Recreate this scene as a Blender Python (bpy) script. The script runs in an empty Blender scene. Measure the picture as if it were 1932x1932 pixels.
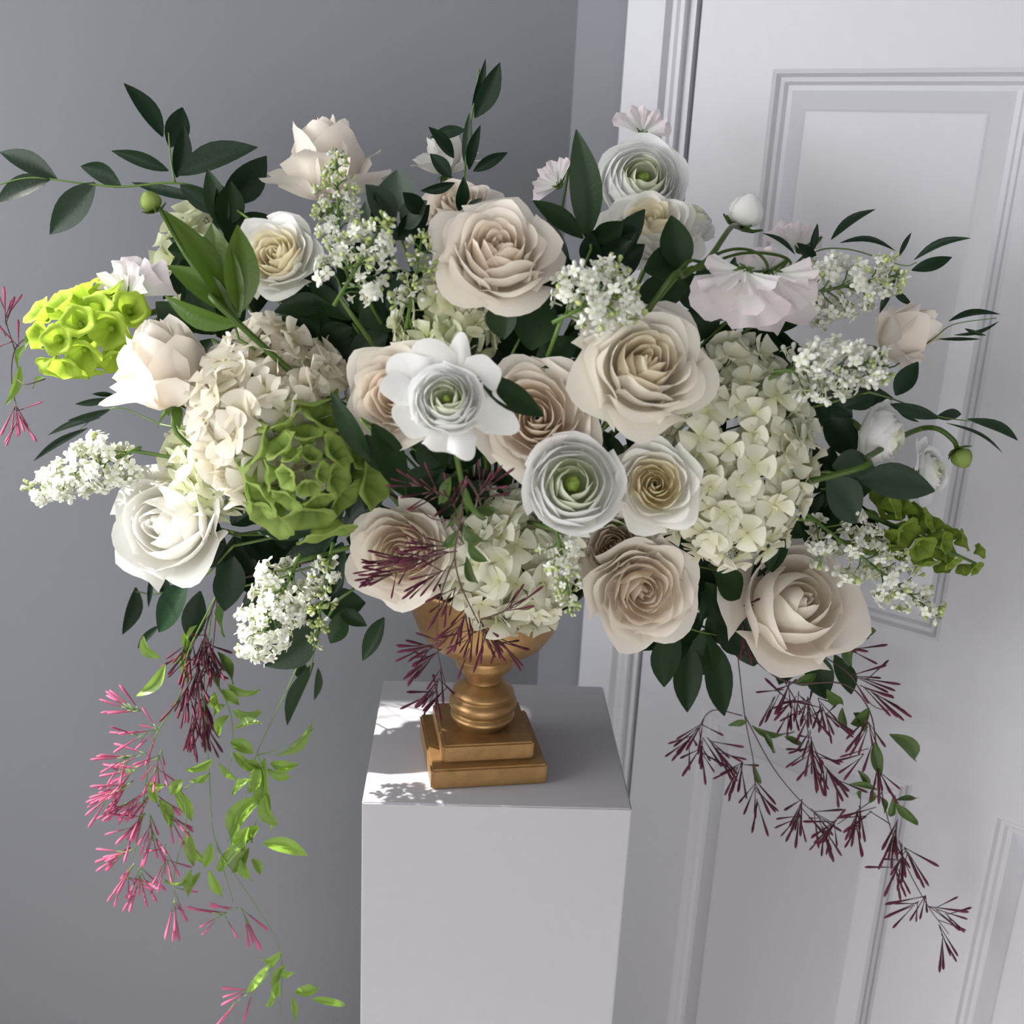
import bpy, math, random
import numpy as np
from mathutils import Matrix, Vector

# ------------------------------------------------------------------ camera, light, exposure
SC = bpy.context.scene
COL = SC.collection
CAM_P = np.array([-0.0502, -1.2138, 1.5809]); YAW, PIT, ROL, FPX = 0.0466, 0.3080, 0.0501, 2079.6
FW = np.array([math.sin(YAW)*math.cos(PIT), math.cos(YAW)*math.cos(PIT), -math.sin(PIT)])
_r0 = np.array([math.cos(YAW), -math.sin(YAW), 0.0]); _u0 = np.cross(_r0, FW)
RT = _r0*math.cos(ROL) + _u0*math.sin(ROL); UP = -_r0*math.sin(ROL) + _u0*math.cos(ROL)
cam = bpy.data.cameras.new('camera'); camo = bpy.data.objects.new('camera', cam); COL.objects.link(camo)
camo.matrix_world = Matrix(((RT[0], UP[0], -FW[0], CAM_P[0]), (RT[1], UP[1], -FW[1], CAM_P[1]), (RT[2], UP[2], -FW[2], CAM_P[2]), (0, 0, 0, 1)))
cam.sensor_width = 36; cam.lens = FPX/1932*36; cam.clip_start = .05
cam.dof.use_dof = True; cam.dof.focus_distance = 1.22; cam.dof.aperture_fstop = 5.0
SC.camera = camo
SC.view_settings.view_transform = 'Standard'; SC.view_settings.look = 'None'
SC.view_settings.exposure = 0.5; SC.view_settings.gamma = 1; SC.view_settings.use_curve_mapping = False

W = bpy.data.worlds.new('sky'); SC.world = W; W.use_nodes = True
W.node_tree.nodes['Background'].inputs[0].default_value = (1.0, .982, .955, 1); W.node_tree.nodes['Background'].inputs[1].default_value = 2.5

def lamp(kind, name, energy, color, loc, direction, **kw):
    l = bpy.data.lights.new(name, kind); l.energy = energy; l.color = color
    for k, v in kw.items(): setattr(l, k, v)
    o = bpy.data.objects.new(name, l); COL.objects.link(o); o.location = loc
    o.rotation_euler = Vector(direction).to_track_quat('-Z', 'Y').to_euler(); return o
SUN_T = 1.15                                        # tangent of the sun's height
lamp('SUN', 'sun', 9.0, (1, .95, .87), (-4, 0, 5), (1, .0, -SUN_T), angle=.012)
lamp('AREA', 'window_daylight', 22, (.93, .96, 1), (-1.72, -.75, 1.45), (1, 0, 0), shape='RECTANGLE', size=1.5, size_y=1.3)

# ------------------------------------------------------------------ helpers
def at(px, py, Y):
    d = FW + RT*(px-966)/FPX - UP*(py-966)/FPX
    return CAM_P + d*((Y-CAM_P[1])/d[1])
def at_z(px, py, Z):
    d = FW + RT*(px-966)/FPX - UP*(py-966)/FPX
    return CAM_P + d*((Z-CAM_P[2])/d[2])
def mpp(P): return float((P-CAM_P) @ FW)/FPX       # metres per pixel at P
def view(v):
    w = RT*v[0] + UP*v[1] - FW*v[2]; return w/np.linalg.norm(w)
def dome(px, py, off=0.0):                          # front surface of the arrangement
    q = 1 - ((px-950)/760)**2 - ((py-800)/500)**2
    return .06 - .27*math.sqrt(max(0, q)) - max(0, px-1250)/600*.13 + off
def frame(pos, axis, spin=0.0, hint=(0.13, .21, 1.0)):
    z = np.array(axis, float); z /= np.linalg.norm(z)
    h = np.array(hint, float)
    if abs(h @ z) > .95*np.linalg.norm(h): h = np.array([1., .2, .1])
    x = np.cross(h, z); x /= np.linalg.norm(x); y = np.cross(z, x)
    c, s = math.cos(spin), math.sin(spin); x, y = x*c+y*s, -x*s+y*c
    return Matrix(((x[0], y[0], z[0], pos[0]), (x[1], y[1], z[1], pos[1]), (x[2], y[2], z[2], pos[2]), (0, 0, 0, 1)))
def tag(o, label=None, cat=None, group=None, kind=None):
    if label: o['label'] = label
    if cat: o['category'] = cat
    if group: o['group'] = group
    if kind: o['kind'] = kind
    return o
def thing(name, label, cat, M, group=None):
    o = bpy.data.objects.new(name, None); COL.objects.link(o); o.matrix_basis = M; o.empty_display_size = .02
    return tag(o, label, cat, group)
def put(name, me, parent=None, M=None):
    o = bpy.data.objects.new(name, me); COL.objects.link(o)
    if parent is not None: o.parent = parent
    if M is not None: o.matrix_basis = M
    return o
def mesh(verts, faces, mat, tint=None, smooth=True, name='mesh'):
    me = bpy.data.meshes.new(name)
    me.from_pydata([tuple(map(float, v)) for v in verts], [], [tuple(map(int, f)) for f in faces])
    if smooth: me.polygons.foreach_set('use_smooth', [True]*len(me.polygons))
    if tint is not None:
        a = me.attributes.new('tint', 'FLOAT', 'POINT'); a.data.foreach_set('value', [float(t) for t in tint])
    me.materials.append(mat); return me
def grid(P, tint, mat, closed=False):
    nv, nu = P.shape[:2]; F = []
    for j in range(nv-1):
        for i in range(nu if closed else nu-1):
            k = (i+1) % nu; F.append((j*nu+i, j*nu+k, (j+1)*nu+k, (j+1)*nu+i))
    return mesh(P.reshape(-1, 3), F, mat, tint.reshape(-1))
class MB:
    def __init__(s): s.v, s.f, s.t = [], [], []
    def add(s, V, F, t=0.0):
        n = len(s.v); s.v += list(V); s.f += [tuple(i+n for i in f) for f in F]
        s.t += list(t) if hasattr(t, '__len__') else [t]*len(V)
    def box(s, lo, hi, X=None):
        V = [(x, y, z) for z in (lo[2], hi[2]) for y in (lo[1], hi[1]) for x in (lo[0], hi[0])]
        if X: V = [X(*v) for v in V]
        s.add(V, [(0, 2, 3, 1), (4, 5, 7, 6), (0, 1, 5, 4), (2, 6, 7, 3), (0, 4, 6, 2), (1, 3, 7, 5)])
    def tube(s, pts, r0, r1=None, n=6, tint=0.0):
        pts = [np.array(p, float) for p in pts]; r1 = r0 if r1 is None else r1; m = len(pts)
        V = []; x = None
        for i, p in enumerate(pts):
            t = pts[min(i+1, m-1)] - pts[max(i-1, 0)]; t = t/(np.linalg.norm(t)+1e-12)
            if x is None: x = np.cross(t, (.3, .5, .81) if abs(t[2]) < .8 else (1, 0, .2))
            x = x - t*(x @ t); x /= np.linalg.norm(x)+1e-12; y = np.cross(t, x); r = r0+(r1-r0)*i/max(1, m-1)
            V += [p + r*(x*math.cos(a)+y*math.sin(a)) for a in [2*math.pi*k/n for k in range(n)]]
        F = [(j*n+k, j*n+(k+1) % n, (j+1)*n+(k+1) % n, (j+1)*n+k) for j in range(m-1) for k in range(n)]
        F += [tuple(range(n-1, -1, -1)), tuple((m-1)*n+k for k in range(n))]
        s.add(V, F, tint)
    def build(s, name, mat, parent=None, M=None, smooth=True):
        return put(name, mesh(s.v, s.f, mat, s.t, smooth), parent, M)
def lathe(profile, n=40, tints=None):
    V = [(r*math.cos(2*math.pi*k/n), r*math.sin(2*math.pi*k/n), z) for r, z in profile for k in range(n)]
    F = [(j*n+k, j*n+(k+1) % n, (j+1)*n+(k+1) % n, (j+1)*n+k) for j in range(len(profile)-1) for k in range(n)]
    return V, F
def spline(P, m=6):
    P = [np.array(p, float) for p in P]
    if len(P) < 3: return [P[0]+(P[-1]-P[0])*i/m for i in range(m+1)]
    Q = [2*P[0]-P[1]] + P + [2*P[-1]-P[-2]]; out = []
    for i in range(1, len(Q)-2):
        a, b, c, d = Q[i-1:i+3]
        for k in range(m):
            t = k/m; out.append(.5*(2*b + (c-a)*t + (2*a-5*b+4*c-d)*t*t + (3*b-a-3*c+d)*t**3))
    return out + [P[-1]]
def loc(M, p): return np.array(M.inverted() @ Vector([float(c) for c in p]))

# ------------------------------------------------------------------ materials
def nodes(name):
    m = bpy.data.materials.new(name); m.use_nodes = True; nt = m.node_tree
    return m, nt, nt.nodes['Principled BSDF']
def petal_mat(name, base, tip, transl=.3, rough=.55, vary=.06, bump=.0):
    m, nt, b = nodes(name); N, L = nt.nodes, nt.links
    at_ = N.new('ShaderNodeAttribute'); at_.attribute_name = 'tint'
    mx = N.new('ShaderNodeMix'); mx.data_type = 'RGBA'; mx.inputs[6].default_value = (*base, 1); mx.inputs[7].default_value = (*tip, 1)
    L.new(at_.outputs['Fac'], mx.inputs[0])
    oi = N.new('ShaderNodeObjectInfo'); mr = N.new('ShaderNodeMapRange'); mr.inputs[3].default_value = 1-vary; mr.inputs[4].default_value = 1.0+vary*.3
    L.new(oi.outputs['Random'], mr.inputs[0])
    hs = N.new('ShaderNodeHueSaturation'); L.new(mr.outputs[0], hs.inputs['Value']); L.new(mx.outputs[2], hs.inputs['Color'])
    L.new(hs.outputs[0], b.inputs['Base Color']); b.inputs['Roughness'].default_value = rough; b.inputs['Specular IOR Level'].default_value = .25
    nz = N.new('ShaderNodeTexNoise'); nz.inputs['Scale'].default_value = 260; nz.inputs['Detail'].default_value = 3
    tc = N.new('ShaderNodeTexCoord'); L.new(tc.outputs['Object'], nz.inputs['Vector'])
    bp = N.new('ShaderNodeBump'); bp.inputs['Strength'].default_value = .22; bp.inputs['Distance'].default_value = .0015
    L.new(nz.outputs['Fac'], bp.inputs['Height']); L.new(bp.outputs[0], b.inputs['Normal'])
    tr = N.new('ShaderNodeBsdfTranslucent'); L.new(hs.outputs[0], tr.inputs[0])
    ms = N.new('ShaderNodeMixShader'); ms.inputs[0].default_value = transl
    L.new(b.outputs[0], ms.inputs[1]); L.new(tr.outputs[0], ms.inputs[2]); L.new(ms.outputs[0], N['Material Output'].inputs[0])
    return m
def leaf_mat(name, c1, c2, rough=.38, transl=.15, spec=.5):
    m = petal_mat(name, c1, c2, transl, rough, .25); m.node_tree.nodes['Principled BSDF'].inputs['Specular IOR Level'].default_value = spec
    return m
def solid(name, col, rough=.5, metal=0, bump=0, scale=60, vary=.03):
    m, nt, b = nodes(name); N, L = nt.nodes, nt.links
    nz = N.new('ShaderNodeTexNoise'); nz.inputs['Scale'].default_value = scale; nz.inputs['Detail'].default_value = 4
    tc = N.new('ShaderNodeTexCoord'); L.new(tc.outputs['Object'], nz.inputs['Vector'])
    mx = N.new('ShaderNodeMix'); mx.data_type = 'RGBA'
    mx.inputs[6].default_value = (*[c*(1-vary) for c in col], 1); mx.inputs[7].default_value = (*[min(1, c*(1+vary)) for c in col], 1)
    L.new(nz.outputs['Fac'], mx.inputs[0]); L.new(mx.outputs[2], b.inputs['Base Color'])
    b.inputs['Roughness'].default_value = rough; b.inputs['Metallic'].default_value = metal
    if bump:
        bp = N.new('ShaderNodeBump'); bp.inputs['Strength'].default_value = bump; bp.inputs['Distance'].default_value = .002
        L.new(nz.outputs['Fac'], bp.inputs['Height']); L.new(bp.outputs[0], b.inputs['Normal'])
    return m
M_wall = solid('grey_wall_paint', (.170, .175, .196), .75, bump=.08, scale=220)
M_trim = solid('white_trim_paint', (.45, .45, .49), .45)
M_door = solid('white_door_paint', (.43, .43, .47), .42)
M_ped = solid('white_pedestal_paint', (.375, .37, .405), .5, bump=.03, scale=90)
M_floor = solid('wood_floor', (.42, .41, .40), .5, scale=8, vary=.2)
M_ceil = solid('ceiling_paint', (.5, .5, .5), .8)
M_gold = solid('aged_gold_metal', (.33, .195, .08), .40, .7, bump=.35, scale=70, vary=.28)
M_foam = solid('wet_floral_foam', (.02, .045, .015), .9, bump=.5)
M_blush = petal_mat('blush_petal', (.88, .77, .65), (.91, .855, .78), .38)
M_blush_in = petal_mat('blush_heart_petal', (.86, .70, .53), (.90, .81, .70), .42)
M_ivory = petal_mat('ivory_petal', (.88, .80, .65), (.91, .87, .79), .38)
M_ivory_in = petal_mat('ivory_heart_petal', (.87, .73, .51), (.90, .83, .68), .42)
M_white = petal_mat('white_rose_petal', (.88, .85, .70), (.92, .91, .87), .38)
M_white_in = petal_mat('white_heart_petal', (.84, .70, .38), (.89, .83, .64), .40)
M_ran = petal_mat('white_ranunculus_petal', (.84, .86, .72), (.93, .93, .925), .42)
M_ran_in = petal_mat('green_white_heart_petal', (.50, .60, .24), (.84, .86, .72), .35)
M_pea = petal_mat('pink_white_sweet_pea', (.88, .89, .85), (.88, .79, .83), .4, vary=.05)
M_hyd = petal_mat('cream_hydrangea_petal', (.68, .69, .40), (.86, .85, .72), .36, vary=.12)
M_hydl = petal_mat('ivory_hydrangea_petal', (.76, .70, .48), (.88, .84, .74), .36, vary=.10)
M_hydg = petal_mat('greenish_hydrangea_petal', (.58, .63, .30), (.82, .83, .62), .34, vary=.12)
M_lil = petal_mat('white_lilac_floret', (.66, .70, .44), (.90, .90, .86), .3, vary=.1)
M_lilb = petal_mat('green_lilac_bud', (.22, .34, .05), (.58, .66, .28), .2, vary=.25)
M_bell = petal_mat('pale_green_bell', (.12, .22, .02), (.38, .50, .13), .4, vary=.15)
M_lime = petal_mat('lime_green_bell', (.24, .38, .02), (.50, .65, .09), .5, vary=.1)
M_olive = petal_mat('olive_green_bell', (.10, .17, .012), (.26, .36, .05), .3, vary=.2)
M_rus = leaf_mat('dark_ruscus_leaf', (.006, .018, .007), (.010, .030, .012), .42, .06, .22)
M_salal = leaf_mat('deep_green_leaf', (.006, .020, .004), (.012, .034, .008), .46, .08, .2)
M_grey = leaf_mat('grey_green_leaf', (.022, .042, .024), (.04, .07, .042), .48, .12, .3)
M_fresh = leaf_mat('fresh_green_leaf', (.035, .085, .008), (.09, .165, .02), .35, .25, .4)
M_jasl = leaf_mat('sunlit_jasmine_leaf', (.06, .15, .010), (.22, .36, .05), .4, .35)  # bright green with the left vine's sunlight put into the colour
M_jasd = leaf_mat('dark_jasmine_leaf', (.02, .06, .008), (.07, .13, .02), .4, .25)
M_stem = leaf_mat('green_stem', (.07, .14, .02), (.13, .22, .04), .45, .0)
M_brown = leaf_mat('wine_brown_twig', (.06, .02, .025), (.12, .05, .05), .5, .0)
M_pink = petal_mat('pink_jasmine_bud', (.28, .04, .09), (.56, .13, .25), .25, vary=.2)
M_wine = petal_mat('wine_jasmine_bud', (.045, .010, .018), (.115, .018, .040), .10, vary=.3)
M_eye = petal_mat('green_flower_eye', (.12, .20, .03), (.32, .42, .08), .1, vary=.1)

# ------------------------------------------------------------------ the room
BETA, DD = math.radians(39.267), .4015
DR = np.array([math.cos(BETA), -math.sin(BETA), 0]); DN = np.array([math.sin(BETA), math.cos(BETA), 0])
def wallpt(s, t, z): return tuple(DR*s + DN*(DD+t) + np.array([0, 0, z]))
CEIL = 3.25
def struct(mb, name, mat, parent=None, smooth=False):
    o = mb.build(name, mat, parent, smooth=smooth)
    if parent is None: o['kind'] = 'structure'
    return o
FLOOR = -.14
b = MB(); b.box((-1.85, -4, FLOOR-.05), (3, 2, FLOOR)); struct(b, 'floor', M_floor)
b = MB(); b.box((-1.85, -4, CEIL), (3, 2, CEIL+.05)); struct(b, 'ceiling', M_ceil)
C0 = DR*-.22 + DN*DD; AL = math.radians(5)
def leftpt(s, t, z): return (C0[0]-s*math.cos(AL)-t*math.sin(AL)*0, C0[1]-s*math.sin(AL)+t, z)
b = MB(); b.box((0, 0, FLOOR), (1.95, .12, CEIL), leftpt); struct(b, 'wall_left', M_wall)
b = MB()
b.box((-.22, 0, FLOOR), (-.05, .12, CEIL), wallpt); b.box((.93, 0, FLOOR), (2.6, .12, CEIL), wallpt); b.box((-.05, 0, 2.05), (.93, .12, CEIL), wallpt)
struct(b, 'wall_right', M_wall)
# window wall at the left, out of frame: the daylight comes in here
WX, WY0, WY1, WZ0, WZ1 = -1.70, -1.45, .12, .95, 3.06
b = MB(); b.box((WX-.15, -4, FLOOR), (WX, WY0, CEIL)); b.box((WX-.15, WY1, FLOOR), (WX, .6, CEIL)); b.box((WX-.15, WY0, FLOOR), (WX, WY1, WZ0)); b.box((WX-.15, WY0, WZ1), (WX, WY1, CEIL))
struct(b, 'wall_far_left', M_wall)
b = MB()
for lo, hi in (((WX-.1, WY0, WZ0), (WX-.06, WY0+.04, WZ1)), ((WX-.1, WY1-.04, WZ0), (WX-.06, WY1, WZ1)), ((WX-.1, WY0, WZ0), (WX-.06, WY1, WZ0+.04)), ((WX-.1, WY0, WZ1-.04), (WX-.06, WY1, WZ1))): b.box(lo, hi)
struct(b, 'window_1', M_trim)
b = MB(); b.box((1.75, -4, FLOOR), (1.9, -.9, CEIL)); struct(b, 'wall_added_right', M_wall)  # unseen wall added to cut light from the open right side
b = MB(); b.box((-1.85, -4.1, 2.0), (1.9, -4, CEIL)); struct(b, 'wall_added_back', M_wall)  # unseen header added to block high light from the open back
# door casing, jamb and door
def ring_prof(sections, z0, z1):                     # extrude (s, t) section between two heights
    V = [wallpt(s, t, z) for z in (z0, z1) for s, t in sections]; n = len(sections)
    return V, [(i, i+1, n+i+1, n+i) for i in range(n-1)]
cas = [(-.129, 0), (-.129, -.016), (-.126, -.019), (-.075, -.021), (-.068, -.0215), (-.062, -.013), (-.056, -.013), (-.052, -.010), (-.046, -.010), (-.044, -.007), (-.044, .07)]
b = MB(); b.add(*ring_prof(cas, FLOOR, 2.12)); struct(b, 'trim_1', M_trim)
b = MB(); b.box((-.046, -.001, FLOOR), (-.0335, .10, 2.05), wallpt); b.box((-.0335, .045, FLOOR), (-.018, .10, 2.05), wallpt); struct(b, 'trim_2', M_trim)
b = MB(); b.box((0, -.014, FLOOR), (1.6, 0, FLOOR+.10), leftpt); struct(b, 'baseboard_left', M_trim)
b = MB(); b.box((-.205, -.014, FLOOR), (-.131, 0, FLOOR+.10), wallpt); struct(b, 'baseboard_right', M_trim)
door = bpy.data.objects.new('door_1', None); COL.objects.link(door); door.location = wallpt(-.026, 0, 0)
tag(door, 'white panelled door behind the bouquet', 'door', kind='structure')
dM = Matrix.Translation(-Vector(door.location))
cols = [(.082, .398), (.502, .818)]; rows = [(.20, .815), (1.02, 1.706), (1.83, 1.96)]
S0, S1, Z0, Z1, TH = -.026, .925, FLOOR+.012, 2.04, .035
b = MB()
for a, c in ((S0, .082), (.398, .502), (.818, S1)): b.box((a, 0, Z0), (c, TH, Z1), wallpt)
b.build('stile', M_door, door, dM, False)
for a, c in ((Z0, .20), (.815, 1.02), (1.706, 1.83), (1.96, Z1)):
    b = MB()
    for s0, s1 in cols: b.box((s0, 0, a), (s1, TH, c), wallpt)
    b.build('rail', M_door, door, dM, False)
for s0, s1 in cols:
    for z0, z1 in rows:
        rings = [(0, 0), (.005, .0015), (.009, .007), (.014, .008), (.018, .0125), (.024, .013), (.046, .004), (.049, .0022), (.051, .002)]
        V = []; F = []
        for o_, t_ in rings: V += [wallpt(s0+o_, t_, z0+o_), wallpt(s1-o_, t_, z0+o_), wallpt(s1-o_, t_, z1-o_), wallpt(s0+o_, t_, z1-o_)]
        for j in range(len(rings)-1):
            for k in range(4): F.append((j*4+k, j*4+(k+1) % 4, j*4+4+(k+1) % 4, j*4+4+k))
        n = len(V); F.append((n-4, n-3, n-2, n-1)); b = MB(); b.add(V, F); b.build('panel', M_door, door, dM, False)

# ------------------------------------------------------------------ pedestal and urn
PT = .90
ped = thing('pedestal', 'tall square white pedestal carrying the gold urn', 'pedestal', Matrix.Translation((0, 0, 0)))
import bmesh
bm = bmesh.new(); bmesh.ops.create_cube(bm, size=1, matrix=Matrix.Translation((0, 0, (PT+FLOOR)/2)) @ Matrix.Diagonal((.30, .30, PT-FLOOR, 1)))
bmesh.ops.bevel(bm, geom=bm.edges[:], offset=.0015, segments=2, affect='EDGES')
me = bpy.data.meshes.new('pedestal'); bm.to_mesh(me); bm.free(); me.materials.append(M_ped); put('body', me, ped)

UA = at_z(813, 1491, PT); UB = at_z(1031, 1479, PT)
ue = (UB-UA); US = float(np.linalg.norm(ue)); ux = ue/US; uy = np.array([-ux[1], ux[0], 0])
UC = (UA+UB)/2 + uy*US/2
UM = Matrix(((ux[0], uy[0], 0, UC[0]), (ux[1], uy[1], 0, UC[1]), (0, 0, 1, PT), (0, 0, 0, 1)))
urn = thing('urn', 'antique gold footed urn standing on the white pedestal', 'urn', UM)
def slab(w, z0, z1, name):
    bm = bmesh.new(); bmesh.ops.create_cube(bm, size=1, matrix=Matrix.Translation((0, 0, (z0+z1)/2)) @ Matrix.Diagonal((w, w, z1-z0, 1)))
    bmesh.ops.bevel(bm, geom=bm.edges[:], offset=.0022, segments=2, affect='EDGES')
    me = bpy.data.meshes.new(name); bm.to_mesh(me); bm.free(); me.materials.append(M_gold); return put(name, me, urn)
slab(US, 0, .025, 'plinth_step'); slab(US*.79, .025, .047, 'plinth_step')
u = US/.13
def turned(name, prof):
    V, F = lathe([(r, z) for r, z in prof], 48); b = MB(); b.add(V, F); return b.build(name, M_gold, urn)
turned('foot', [(0, .046), (.030, .0465), (.0305, .053), (.0325, .0545), (.0368, .0565), (.0380, .0595), (.0365, .0625), (.0330, .0640), (.0330, .0652), (.0375, .068), (.0398, .0725), (.0400, .0775), (.0375, .0820), (.0340, .0838), (.0338, .0850), (.0362, .0872), (.0358, .0905), (.0310, .0950), (.0245, .0995), (.0205, .1035), (0, .1036)])
turned('stem', [(.0205, .1030), (.0200, .1055), (.0225, .110), (.0285, .117), (.0335, .123), (.0355, .129), (.0358, .136), (.034, .1395), (0, .1395)])
turned('bowl', [(0, .1385), (.040, .1388), (.0440, .1402), (.0475, .1428), (.057, .1480), (.068, .1560), (.079, .172), (.085, .188), (.089, .205), (.092, .224), (.096, .232), (.093, .234), (.087, .226), (.080, .205), (.062, .178), (0, .168)])
V, F = lathe([(0, .165), (.050*u, .178), (.072*u, .205), (.078*u, .232), (.07*u, .27), (.05*u, .30), (0, .31)], 24)
foam = MB(); foam.add(V, F); fo = foam.build('floral_foam', M_foam, None, UM); tag(fo, 'dark wet floral foam holding the stems inside the gold urn', 'foam')
HUB = np.array(UM @ Vector((0, 0, .262)))

# ------------------------------------------------------------------ flower makers
def to_hub(root, base, axis, mat=None, r=.0028, reach=.045):
    M = root.matrix_basis; a = np.array(axis); p1 = base - a*reach
    rng = np.array([base[0]-HUB[0], 0, 0]); end = HUB + rng*.12 + np.array([0, 0, -.02])
    pts = [loc(M, p) for p in spline([base+a*.004, p1, (p1+end)/2 + np.array([0, 0, -.01]), end], 5)]
    b = MB(); b.tube(pts, r, r, 6, .5); return b.build('stem', mat or M_stem, root)

def cup_petal(rg, n_, phi, rm, rt, zt, hw, curl, R, mat, nu=9, nv=10, spiral=.05, notch=.0, wav=.025, base=.06, kside=.3):
    U, V = np.meshgrid(np.linspace(-1, 1, nu), np.linspace(0, 1, nv))
    ve = V*(1-kside*np.abs(U)**2.6 + notch*np.exp(-(U/.22)**2))
    c = [(base, 0), (rm*1.2, zt*.12), (rm*1.02, zt*.66), (rt, zt)]
    B = [(1-ve)**3, 3*ve*(1-ve)**2, 3*ve**2*(1-ve), ve**3]
    r = sum(B[i]*c[i][0] for i in range(4)); z = sum(B[i]*c[i][1] for i in range(4))
    w = .34 + .66*np.sin(np.pi/2*np.minimum(1, V/.72))
    tc = np.clip((ve-.68)/.32, 0, 1); sd = np.clip((np.abs(U)-.62)/.38, 0, 1)
    k = curl*(1+rg.uniform(-.3, .4))
    r = r + k*tc**2 + k*1.3*sd**2*V; z = z - k*.62*tc**2.2
    ph = [rg.uniform(0, 6.3) for _ in range(4)]
    r = r + spiral*U*V + wav*V**2*(np.sin(2.3*U+ph[0]) + .6*np.sin(4.7*U+ph[1]+2*V))
    z = z + wav*.8*V**3*np.sin(3.1*U+ph[2])
    A = phi + U*hw*w + .04*np.sin(3*V+ph[3])
    P = np.stack([r*np.cos(A), r*np.sin(A), z], -1)*R
    t = np.clip(.08 + 1.25*V**.8, 0, 1)
    return grid(P, t, mat)
ROSE_OPEN = [(3, .09, .035, .70, 80, 0), (3, .16, .09, .75, 74, 0), (4, .24, .17, .79, 62, .01), (4, .32, .265, .81, 58, .02), (5, .41, .37, .82, 50, .035),
             (5, .51, .50, .80, 47, .06), (5, .60, .65, .74, 46, .09), (5, .66, .81, .60, 45, .12), (5, .66, .98, .42, 46, .15)]
ROSE_FULL = [(3, .10, .06, .56, 80, 0), (3, .19, .15, .60, 70, 0), (4, .28, .25, .62, 58, .01), (5, .38, .36, .63, 48, .015), (5, .48, .48, .63, 46, .03),
             (6, .58, .61, .60, 40, .04), (6, .67, .76, .54, 40, .06), (5, .72, .93, .40, 44, .08)]
ROSE_HIGH = [(3, .10, .05, 1.22, 80, 0), (3, .22, .12, 1.28, 76, .0), (3, .34, .24, 1.27, 70, .02), (4, .46, .40, 1.22, 58, .05), (4, .54, .60, 1.10, 52, .12),
             (4, .56, .85, .86, 50, .22), (5, .56, 1.05, .55, 44, .28)]
ROSE_BUD = [(3, .12, .05, 1.5, 80, 0), (3, .25, .12, 1.55, 78, .0), (3, .38, .24, 1.52, 74, .02), (3, .48, .38, 1.44, 66, .06), (3, .54, .62, 1.25, 58, .14)]
ROSE_TALL = [(3, .14, .05, 1.72, 80, 0), (3, .30, .12, 1.80, 78, 0), (3, .46, .26, 1.80, 74, .02), (3, .62, .44, 1.72, 70, .06), (3, .68, .60, 1.60, 64, .10),
             (3, .66, .98, 1.10, 42, .34), (3, .62, 1.22, .62, 40, .26)]
ROSE_CLOSED = [(3, .16, .06, .98, 84, 0), (3, .34, .14, 1.02, 82, 0), (3, .52, .30, 1.0, 78, .02), (3, .68, .52, .95, 72, .06), (4, .80, .80, .80, 56, .10), (4, .86, 1.02, .52, 48, .16)]
KINDS = {'tall': (ROSE_TALL, .85), 'closed': (ROSE_CLOSED, .45), 'open': (ROSE_OPEN, .40), 'full': (ROSE_FULL, .30), 'high': (ROSE_HIGH, .62), 'bud': (ROSE_BUD, .75)}
PAL = {'blush': (M_blush, M_blush_in), 'ivory': (M_ivory, M_ivory_in), 'white': (M_white, M_white_in)}
SEED = [0]
def rose(label, px, py, Rpx, ax, kind='open', pal='blush', off=0.0, spin=None, skip_outer=0, heart=5, squash=1.0, Y=None):
    SEED[0] += 1; rg = random.Random(100+SEED[0])
    layers, hc = KINDS[kind]; a = view(ax); c = at(px, py, dome(px, py, off) if Y is None else Y); R = Rpx*mpp(c)
    base = c - a*hc*R
    M = frame(base, a, rg.uniform(0, 6.28) if spin is None else spin)
    root = thing('rose', label, 'rose', M, 'garden roses in the arrangement')
    lay = layers[:len(layers)-skip_outer] if skip_outer else layers
    for li, (n, rm, rt, zt, hw, curl) in enumerate(lay):
        p0 = li*1.3 + rg.uniform(-.2, .2)
        for k in range(n):
            phi = p0 + 2*math.pi*k/n + rg.uniform(-.12, .12); s = rg.uniform(.95, 1.06)
            outer = li >= len(layers)-3
            me = cup_petal(rg, n, phi, rm, rt*s, zt*rg.uniform(.95, 1.04)*squash, math.radians(hw), curl, R, PAL[pal][0] if li >= heart else PAL[pal][1],
                           spiral=.035+.05*rm, notch=rg.uniform(.03, .12) if outer else .03, wav=.014+.045*(rm if li > 2 else 0), nu=11 if outer else 9, nv=11 if outer else 8)
            put('petal', me, root)
    for k in range(5):
        A = 2*math.pi*k/5; v = np.linspace(0, 1, 6)[:, None]; uu = np.linspace(-1, 1, 3)[None, :]
        w = .12*np.sin(np.pi*(.15+.85*v))*uu; r = .08+.42*v+.1*v*v*0; z = -.03-.35*v**2 + 0*uu
        r = r+0*uu
        P = np.stack([r*math.cos(A)-w*math.sin(A), r*math.sin(A)+w*math.cos(A), z+.0], -1)*R
        put('sepal', grid(P, np.ones((6, 3))*.6, M_fresh), root)
    to_hub(root, base, a); return root
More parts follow.
